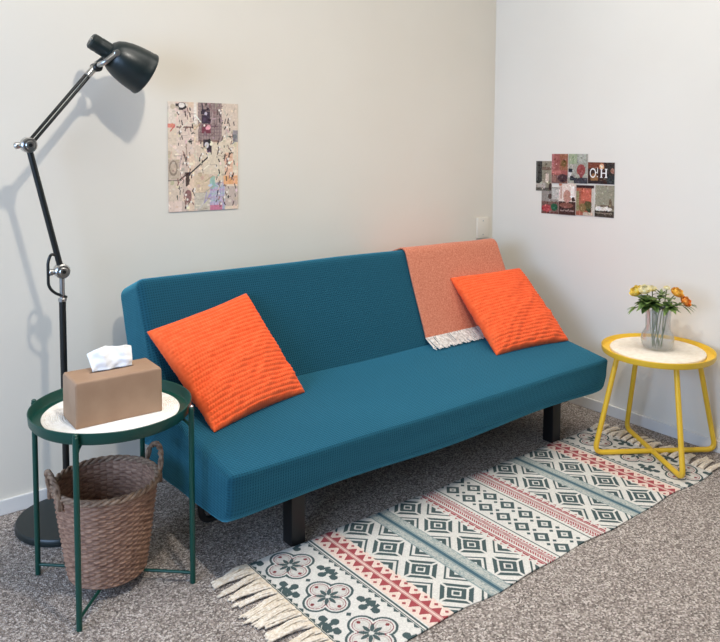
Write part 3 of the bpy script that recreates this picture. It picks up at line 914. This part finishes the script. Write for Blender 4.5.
# ------------------------------------------------------------------ prints on the walls
class Paint:
    def __init__(s, w, h, c):
        s.w, s.h = w, h; s.a = np.ones((h, w, 3)) * np.array(c, float)
        s.v, s.u = np.meshgrid(np.linspace(0, 1, h), np.linspace(0, 1, w), indexing='ij')
    def rect(s, u0, v0, u1, v1, c): s.a[(s.u >= u0) & (s.u <= u1) & (s.v >= v0) & (s.v <= v1)] = c
    def ell(s, cu, cv, ru, rv, c): s.a[((s.u - cu) / ru) ** 2 + ((s.v - cv) / rv) ** 2 < 1] = c
    def ring(s, cu, cv, ru, rv, k, c):
        d = ((s.u - cu) / ru) ** 2 + ((s.v - cv) / rv) ** 2; s.a[(d < 1) & (d > k * k)] = c
    def line(s, u0, v0, u1, v1, w, c, asp=1.0):
        du, dv = u1 - u0, (v1 - v0) * asp; l2 = du * du + dv * dv
        t = np.clip(((s.u - u0) * du + (s.v - v0) * asp * dv) / l2, 0, 1)
        s.a[np.hypot(s.u - u0 - t * du, (s.v - v0) * asp - t * dv) < w] = c
    def busy(s, n, seed, amp=38, lo=.015, hi=.06):
        """small irregular patches picked up from the colours already there"""
        r_ = random.Random(seed)
        for _ in range(n):
            u, v = r_.random(), r_.random(); c = s.a[int(v * (s.h - 1)), int(u * (s.w - 1))] + r_.uniform(-amp, amp) + np.array([r_.uniform(-8, 8) for _ in range(3)])
            a, b = r_.uniform(lo, hi), r_.uniform(lo, hi) * .7
            if r_.random() < .5: s.ell(u, v, a, b, np.clip(c, 15, 250))
            elif r_.random() < .5: s.rect(u - a, v - b, u + a * .3, v + b * .3, np.clip(c, 15, 250))
            else: s.line(u, v, u + r_.uniform(-.12, .12), v + r_.uniform(-.10, .10), .008, np.clip(c, 15, 250), 1.4)
    def grain(s, k, cells=6):
        n = rng.normal(0, 1, (s.h // cells + 2, s.w // cells + 2)); n = np.kron(n, np.ones((cells, cells)))[:s.h, :s.w]
        s.a += (n * k)[..., None]
def print_obj(name, pnt, p0, pu, pv, label, cat, group, parent=None, eps=None):
    """paper sheet: p0 top-left corner, pu / pv edge vectors"""
    p0, pu, pv = Vector(p0), Vector(pu), Vector(pv); u, v = pnt.u, pnt.v
    X = p0.x + pu.x * u + pv.x * v; Y = p0.y + pu.y * u + pv.y * v; Z = p0.z + pu.z * u + pv.z * v
    o = grid_obj(name, X, Y, Z, pnt.a, M['print'], parent, flip=True); solid(o, .0008, -1)
    if label: tag(o, label, cat, group)
    return o
# poster
p = Paint(200, 280, (224, 204, 182)); rd = random.Random(5)
for k in range(11):
    p.rect(k / 11, 0, (k + 1) / 11, 1, np.array((222, 202, 180)) + rd.uniform(-12, 12) + np.array((rd.uniform(0, 8), 0, rd.uniform(-6, 6))))
p.rect(.0, .0, .11, .22, (232, 216, 198)); p.rect(0, .20, .10, .235, (226, 142, 124)); p.rect(.0, .24, .12, .52, (226, 206, 182))
p.rect(.12, .05, .36, .47, (228, 206, 188)); p.rect(.12, .22, .36, .235, (140, 108, 98)); p.rect(.36, .0, .40, .2, (240, 228, 214))
p.rect(.42, .0, .76, .36, (164, 142, 136))
for k in range(9): p.rect(.42 + .038 * k, 0, .426 + .038 * k, .34, (112, 94, 94))
for k in range(11): p.rect(.42, .03 * k, .76, .03 * k + .006, (140, 118, 114))
p.rect(.47, .06, .59, .19, (72, 60, 70)); p.ell(.53, .10, .02, .016, (196, 186, 196)); p.rect(.47, .20, .60, .28, (128, 70, 80)); p.ell(.57, .225, .03, .022, (230, 170, 170))
p.rect(.42, .345, .72, .36, (150, 116, 104)); p.rect(.76, .0, 1, .30, (222, 202, 182)); p.rect(.92, .25, 1, .36, (160, 150, 150))
p.rect(.50, .37, .98, .66, (228, 210, 184)); p.rect(.36, .66, .57, 1, (222, 198, 168)); p.rect(.36, .83, .58, 1, (208, 196, 176))
p.ell(.19, .04, .07, .035, (60, 54, 54)); p.ell(.19, .03, .045, .022, (238, 228, 218))
for (a, b, c, d_) in ((.49, .34, .58, .42), (.54, .38, .61, .48)): p.rect(a, b, c, d_, (66, 54, 60))
p.ell(.54, .39, .03, .028, (214, 206, 206)); p.ell(.56, .46, .03, .02, (180, 160, 176))
for k in range(9): p.line(.56 - .034 * k, .50 + .020 * k, .535 - .034 * k, .515 + .020 * k, .009, (52, 44, 44), 1.4)
p.rect(.24, .64, .29, .77, (84, 68, 62)); p.ell(.27, .86, .05, .06, (150, 112, 106)); p.rect(.0, .52, .16, .70, (198, 178, 156)); p.ring(.07, .60, .06, .07, .7, (150, 132, 116))
p.rect(.0, .705, .2, .72, (150, 134, 120)); p.rect(.0, .72, .2, .90, (222, 200, 178))
p.rect(.58, .74, .80, 1, (192, 186, 198))
for k in range(8): p.rect(.58, .74 + .033 * k, .80, .748 + .033 * k, (160, 190, 178) if k % 2 else (206, 168, 190))
for k in range(5): p.rect(.59 + .045 * k, .76, .60 + .045 * k, 1, (170, 160, 196))
p.ell(.62, .74, .04, .06, (160, 190, 176)); p.rect(.58, .95, .76, 1, (206, 130, 150))
p.rect(.80, .46, .92, .70, (232, 190, 160)); p.rect(.78, .68, .99, .76, (236, 178, 130)); p.rect(.80, .78, 1, .97, (206, 186, 172))
p.busy(260, 9, 26, .008, .035)
INK = [(70, 58, 56), (96, 78, 72), (52, 46, 46), (150, 110, 100), (120, 100, 94)]
# short ink strokes running in columns, as in a dense line drawing
for cx in (.15, .21, .27, .33, .46, .70, .80, .86, .93):
    y = rd.uniform(.02, .1)
    while y < .97:
        if not (.42 < cx < .6 and y > .62) and rd.random() < .62:
            c = rd.choice(INK); l = rd.uniform(.012, .045); t_ = rd.uniform(-.02, .02); x = cx + rd.uniform(-.03, .03)
            p.line(x, y, x + t_, y + l, rd.uniform(.004, .009), c, 1.4)
            if rd.random() < .15: p.line(x - .02, y + l * .5, x + .03, y + l * .4, .004, c, 1.4)
            if rd.random() < .3: p.ell(x + .02, y, .014, .011, (240, 230, 218))
        y += rd.uniform(.02, .06)
for k in range(26):
    u0 = rd.uniform(0, .9); v0 = rd.uniform(0, 1); p.rect(u0, v0, u0 + rd.uniform(.04, .12), v0 + .004, (176, 150, 138))
p.grain(5, 4)
print_obj('poster', p, (-1.8205, -.0035, 1.411), (.2985, 0, -.004), (-.0005, 0, -.4200), 'tall beige and grey collage poster stuck on the wall above the sofa', 'poster', None)

PG = 'photo prints clustered on the right wall'
def ph(corners, depth, label, fn, W_=100, H_=150):
    (y0, z0), (y1, z1) = corners
    p = Paint(W_, H_, (150, 140, 128)); fn(p)
    keep = p.a.copy(); p.busy(110, int(y0 * -1000) + int(z0 * 100)); lt = (keep.min(-1) > 238)
    p.a[lt] = keep[lt]; p.grain(6, 5)
    # a thin pale paper border, as on photo prints
    b = .012
    edge = (p.u < b) | (p.u > 1 - b) | (p.v < b * .7) | (p.v > 1 - b * .7)
    p.a[edge] = p.a[edge] * .4 + np.array((216, 208, 198)) * .6
    print_obj('photo_print', p, (-depth, y0, z0), (0, y1 - y0, .003), (0, -.001, z1 - z0), label, 'photo', PG)
def f1(p):
    p.rect(0, 0, 1, 1, (146, 138, 120)); p.rect(0, 0, .38, .72, (62, 60, 56)); p.rect(.05, .0, .12, .7, (96, 94, 88)); p.rect(.38, .2, 1, .30, (120, 100, 86)); p.rect(.6, .42, .8, .7, (212, 196, 180))
    p.rect(0, .72, .6, .88, (180, 172, 160)); p.rect(0, .88, 1, 1, (92, 88, 80)); p.ell(.9, .85, .1, .12, (60, 46, 42)); p.ell(.15, .70, .15, .05, (50, 46, 42))
def f2(p):
    p.rect(0, 0, 1, 1, (158, 92, 86)); p.rect(.5, 0, 1, .55, (150, 98, 74)); p.ell(.76, .32, .16, .12, (112, 86, 50)); p.rect(.0, .0, .18, .6, (176, 110, 108)); p.rect(0, .56, .6, .66, (186, 116, 108))
    p.rect(0, .72, 1, 1, (120, 90, 82)); p.ell(.7, .82, .3, .14, (70, 48, 52)); p.rect(.05, .75, .3, .95, (150, 110, 100))
def f3(p):
    p.rect(0, 0, 1, 1, (164, 162, 150)); p.rect(0, 0, .45, .34, (158, 168, 138)); p.rect(.5, 0, .9, .3, (178, 180, 168)); p.rect(.22, 0, .26, .34, (120, 140, 100)); p.ell(.66, .55, .22, .20, (150, 76, 74)); p.rect(.6, .6, .74, .84, (130, 62, 62))
    p.rect(0, .50, .22, .62, (36, 40, 50)); p.rect(.0, .62, .18, .8, (216, 214, 212)); p.rect(.1, .75, .3, .9, (40, 44, 52)); p.rect(.3, .80, 1, 1, (62, 62, 70))
def f4(p):
    p.rect(0, 0, 1, 1, (64, 42, 36)); p.rect(0, 0, .6, .3, (120, 64, 48)); p.rect(.68, .05, .98, .6, (56, 50, 46)); p.ell(.52, .2, .09, .14, (228, 170, 130)); p.ell(.52, .2, .05, .08, (250, 236, 214)); p.ell(.25, .75, .14, .24, (150, 110, 72)); p.rect(0, .85, .6, 1, (48, 38, 40)); p.ell(.92, .38, .06, .12, (170, 130, 116)); p.rect(.72, .6, 1, 1, (44, 50, 52))
    w = (246, 244, 240)
    # serif lettering  O ! H
    p.ring(.195, .50, .115, .225, .74, w)
    p.line(.372, .27, .366, .50, .013, w, .67); p.ell(.366, .66, .018, .028, w)
    for a in (.490, .665):
        p.rect(a, .30, a + .048, .70, w); p.rect(a - .025, .29, a + .070, .325, w); p.rect(a - .025, .675, a + .070, .71, w)
    p.rect(.49, .475, .71, .52, w)
def f5(p):
    p.rect(0, 0, 1, 1, (150, 142, 134)); p.rect(0, .55, 1, 1, (120, 92, 84)); p.ell(.32, .80, .3, .14, (172, 72, 76)); p.ell(.75, .74, .2, .14, (44, 92, 66)); p.ell(.5, .35, .12, .1, (84, 66, 60)); p.rect(.6, .05, .98, .45, (188, 184, 176)); p.rect(0, .93, 1, 1, (100, 60, 52))
def f6(p):
    p.rect(0, 0, 1, 1, (226, 208, 196)); p.rect(0, .58, 1, 1, (70, 44, 40)); p.ell(.5, .42, .22, .2, (186, 138, 122)); p.rect(.1, .12, .2, .5, (196, 160, 144)); p.rect(.7, .1, .9, .45, (240, 230, 222)); p.ell(.85, .5, .09, .07, (70, 50, 46)); p.ell(.45, .70, .4, .08, (132, 84, 72)); p.rect(.1, .84, .9, .89, (150, 130, 124)); p.ell(.1, .05, .1, .05, (190, 120, 100))
def f7(p):
    p.rect(0, 0, 1, 1, (166, 98, 78)); p.rect(0, 0, 1, .10, (54, 32, 34)); p.rect(.0, .2, .18, .85, (150, 140, 104)); p.rect(.3, .14, .84, .52, (196, 104, 84)); p.ell(.68, .68, .24, .16, (92, 84, 52)); p.ell(.36, .74, .2, .14, (134, 108, 70)); p.rect(.86, .1, 1, 1, (206, 198, 184)); p.rect(.4, .88, 1, 1, (196, 180, 160)); p.ell(.74, .82, .1, .06, (58, 74, 48))
def f8(p):
    p.rect(0, 0, 1, 1, (150, 146, 126)); p.rect(.0, .0, .06, .6, (196, 192, 176)); p.ell(.8, .58, .08, .16, (116, 100, 82)); p.rect(.3, .62, 1, .74, (110, 96, 80)); p.ell(.55, .74, .34, .07, (226, 220, 208)); p.ell(.2, .74, .16, .08, (232, 228, 220)); p.rect(0, .80, 1, 1, (66, 58, 50)); p.rect(.05, .86, .9, .89, (150, 138, 122))
ph([(-.2815, 1.156), (-.3790, 1.008)], .0020, 'dim grey room photo at the far left of the wall cluster', f1)
ph([(-.3765, 1.194), (-.4715, 1.051)], .0035, 'reddish photo at the top of the wall cluster', f2)
ph([(-.4740, 1.197), (-.5820, 1.057)], .0030, 'pale green photo with a red chair shape at the top of the cluster', f3)
ph([(-.5825, 1.162), (-.7250, 1.062)], .0025, 'dark brown photo with white serif lettering in the wall cluster', f4, 240, 160)
ph([(-.3175, 1.031), (-.4212, 0.899)], .0012, 'grey photo with red and green spots at the lower left of the cluster', f5)
ph([(-.4215, 1.056), (-.5200, 0.902)], .0030, 'bright pink photo with a dark lower half in the bottom row', f6)
ph([(-.5215, 1.052), (-.6200, 0.908)], .0025, 'orange red photo with greenery third in the bottom row', f7)
ph([(-.6235, 1.058), (-.7270, 0.910)], .0020, 'olive grey tabletop photo at the lower right of the cluster', f8)

# ------------------------------------------------------------------ light
w = bpy.data.worlds.new('World'); bpy.context.scene.world = w; w.use_nodes = True
wt = w.node_tree; bg = wt.nodes['Background']
tc = wt.nodes.new('ShaderNodeTexCoord'); sx = wt.nodes.new('ShaderNodeSeparateXYZ'); rp = wt.nodes.new('ShaderNodeValToRGB')
wt.links.new(tc.outputs['Generated'], sx.inputs[0]); wt.links.new(sx.outputs[2], rp.inputs[0])
rp.color_ramp.elements[0].position = 0.0; rp.color_ramp.elements[0].color = (.035, .038, .045, 1)
rp.color_ramp.elements[1].position = .75; rp.color_ramp.elements[1].color = (.38, .375, .36, 1)
wt.links.new(rp.outputs[0], bg.inputs[0]); bg.inputs[1].default_value = 1.0
def light(name, typ, loc, energy, col, rot=None, **k):
    l = bpy.data.lights.new(name, typ); l.energy = energy; l.color = col
    for a, b in k.items(): setattr(l, a, b)
    o = bpy.data.objects.new(name, l); C.objects.link(o); o.location = loc
    if rot is not None:
        o.rotation_euler = Vector(rot).to_track_quat('-Z', 'Y').to_euler()
    return o
light('assumed_ceiling_bulb', 'POINT', (-2.2, -1.75, 2.75), 87, (1.0, .945, .86), shadow_soft_size=.05)  # assumed ceiling lamp, out of view; position estimated from the floor lamp's shadow
light('overhead_fill', 'AREA', (-1.25, -1.2, 2.9), 17, (1.0, .95, .875), (0, 0, -1), shape='RECTANGLE', size=2.2, size_y=1.2, spread=1.75)  # added fill lamp, no visible source; lifts seat, cushions and floor from above
light('assumed_daylight', 'AREA', (-4.9, -1.7, 1.4), 96, (.46, .66, 1.0), (1, .30, -.22), shape='RECTANGLE', size=2.4, size_y=1.3)  # added area lamp for assumed cool daylight from the left; no window built

# ------------------------------------------------------------------ camera
cam = bpy.data.cameras.new('camera'); co = bpy.data.objects.new('camera', cam); C.objects.link(co)
Rr = Vector((0.78486, -0.61965, 0.0055864)); Uu = Vector((0.039783, 0.059382, 0.997442)); Ff = Vector((0.618399, 0.782627, -0.071258))
mw = Matrix((( Rr.x, Uu.x, -Ff.x, -3.04107), (Rr.y, Uu.y, -Ff.y, -2.71743), (Rr.z, Uu.z, -Ff.z, 1.31747), (0, 0, 0, 1)))
co.matrix_world = mw
cam.sensor_fit = 'HORIZONTAL'; cam.sensor_width = 36.0; cam.lens = 764.95 / 720 * 36.0
cam.shift_x = 0.0; cam.shift_y = -(321 - 181.93) / 720
cam.clip_start = .05
bpy.context.scene.camera = co
sc = bpy.context.scene
sc.view_settings.view_transform = 'Standard'; sc.view_settings.look = 'None'
sc.view_settings.exposure = 0.0; sc.view_settings.gamma = 1.0
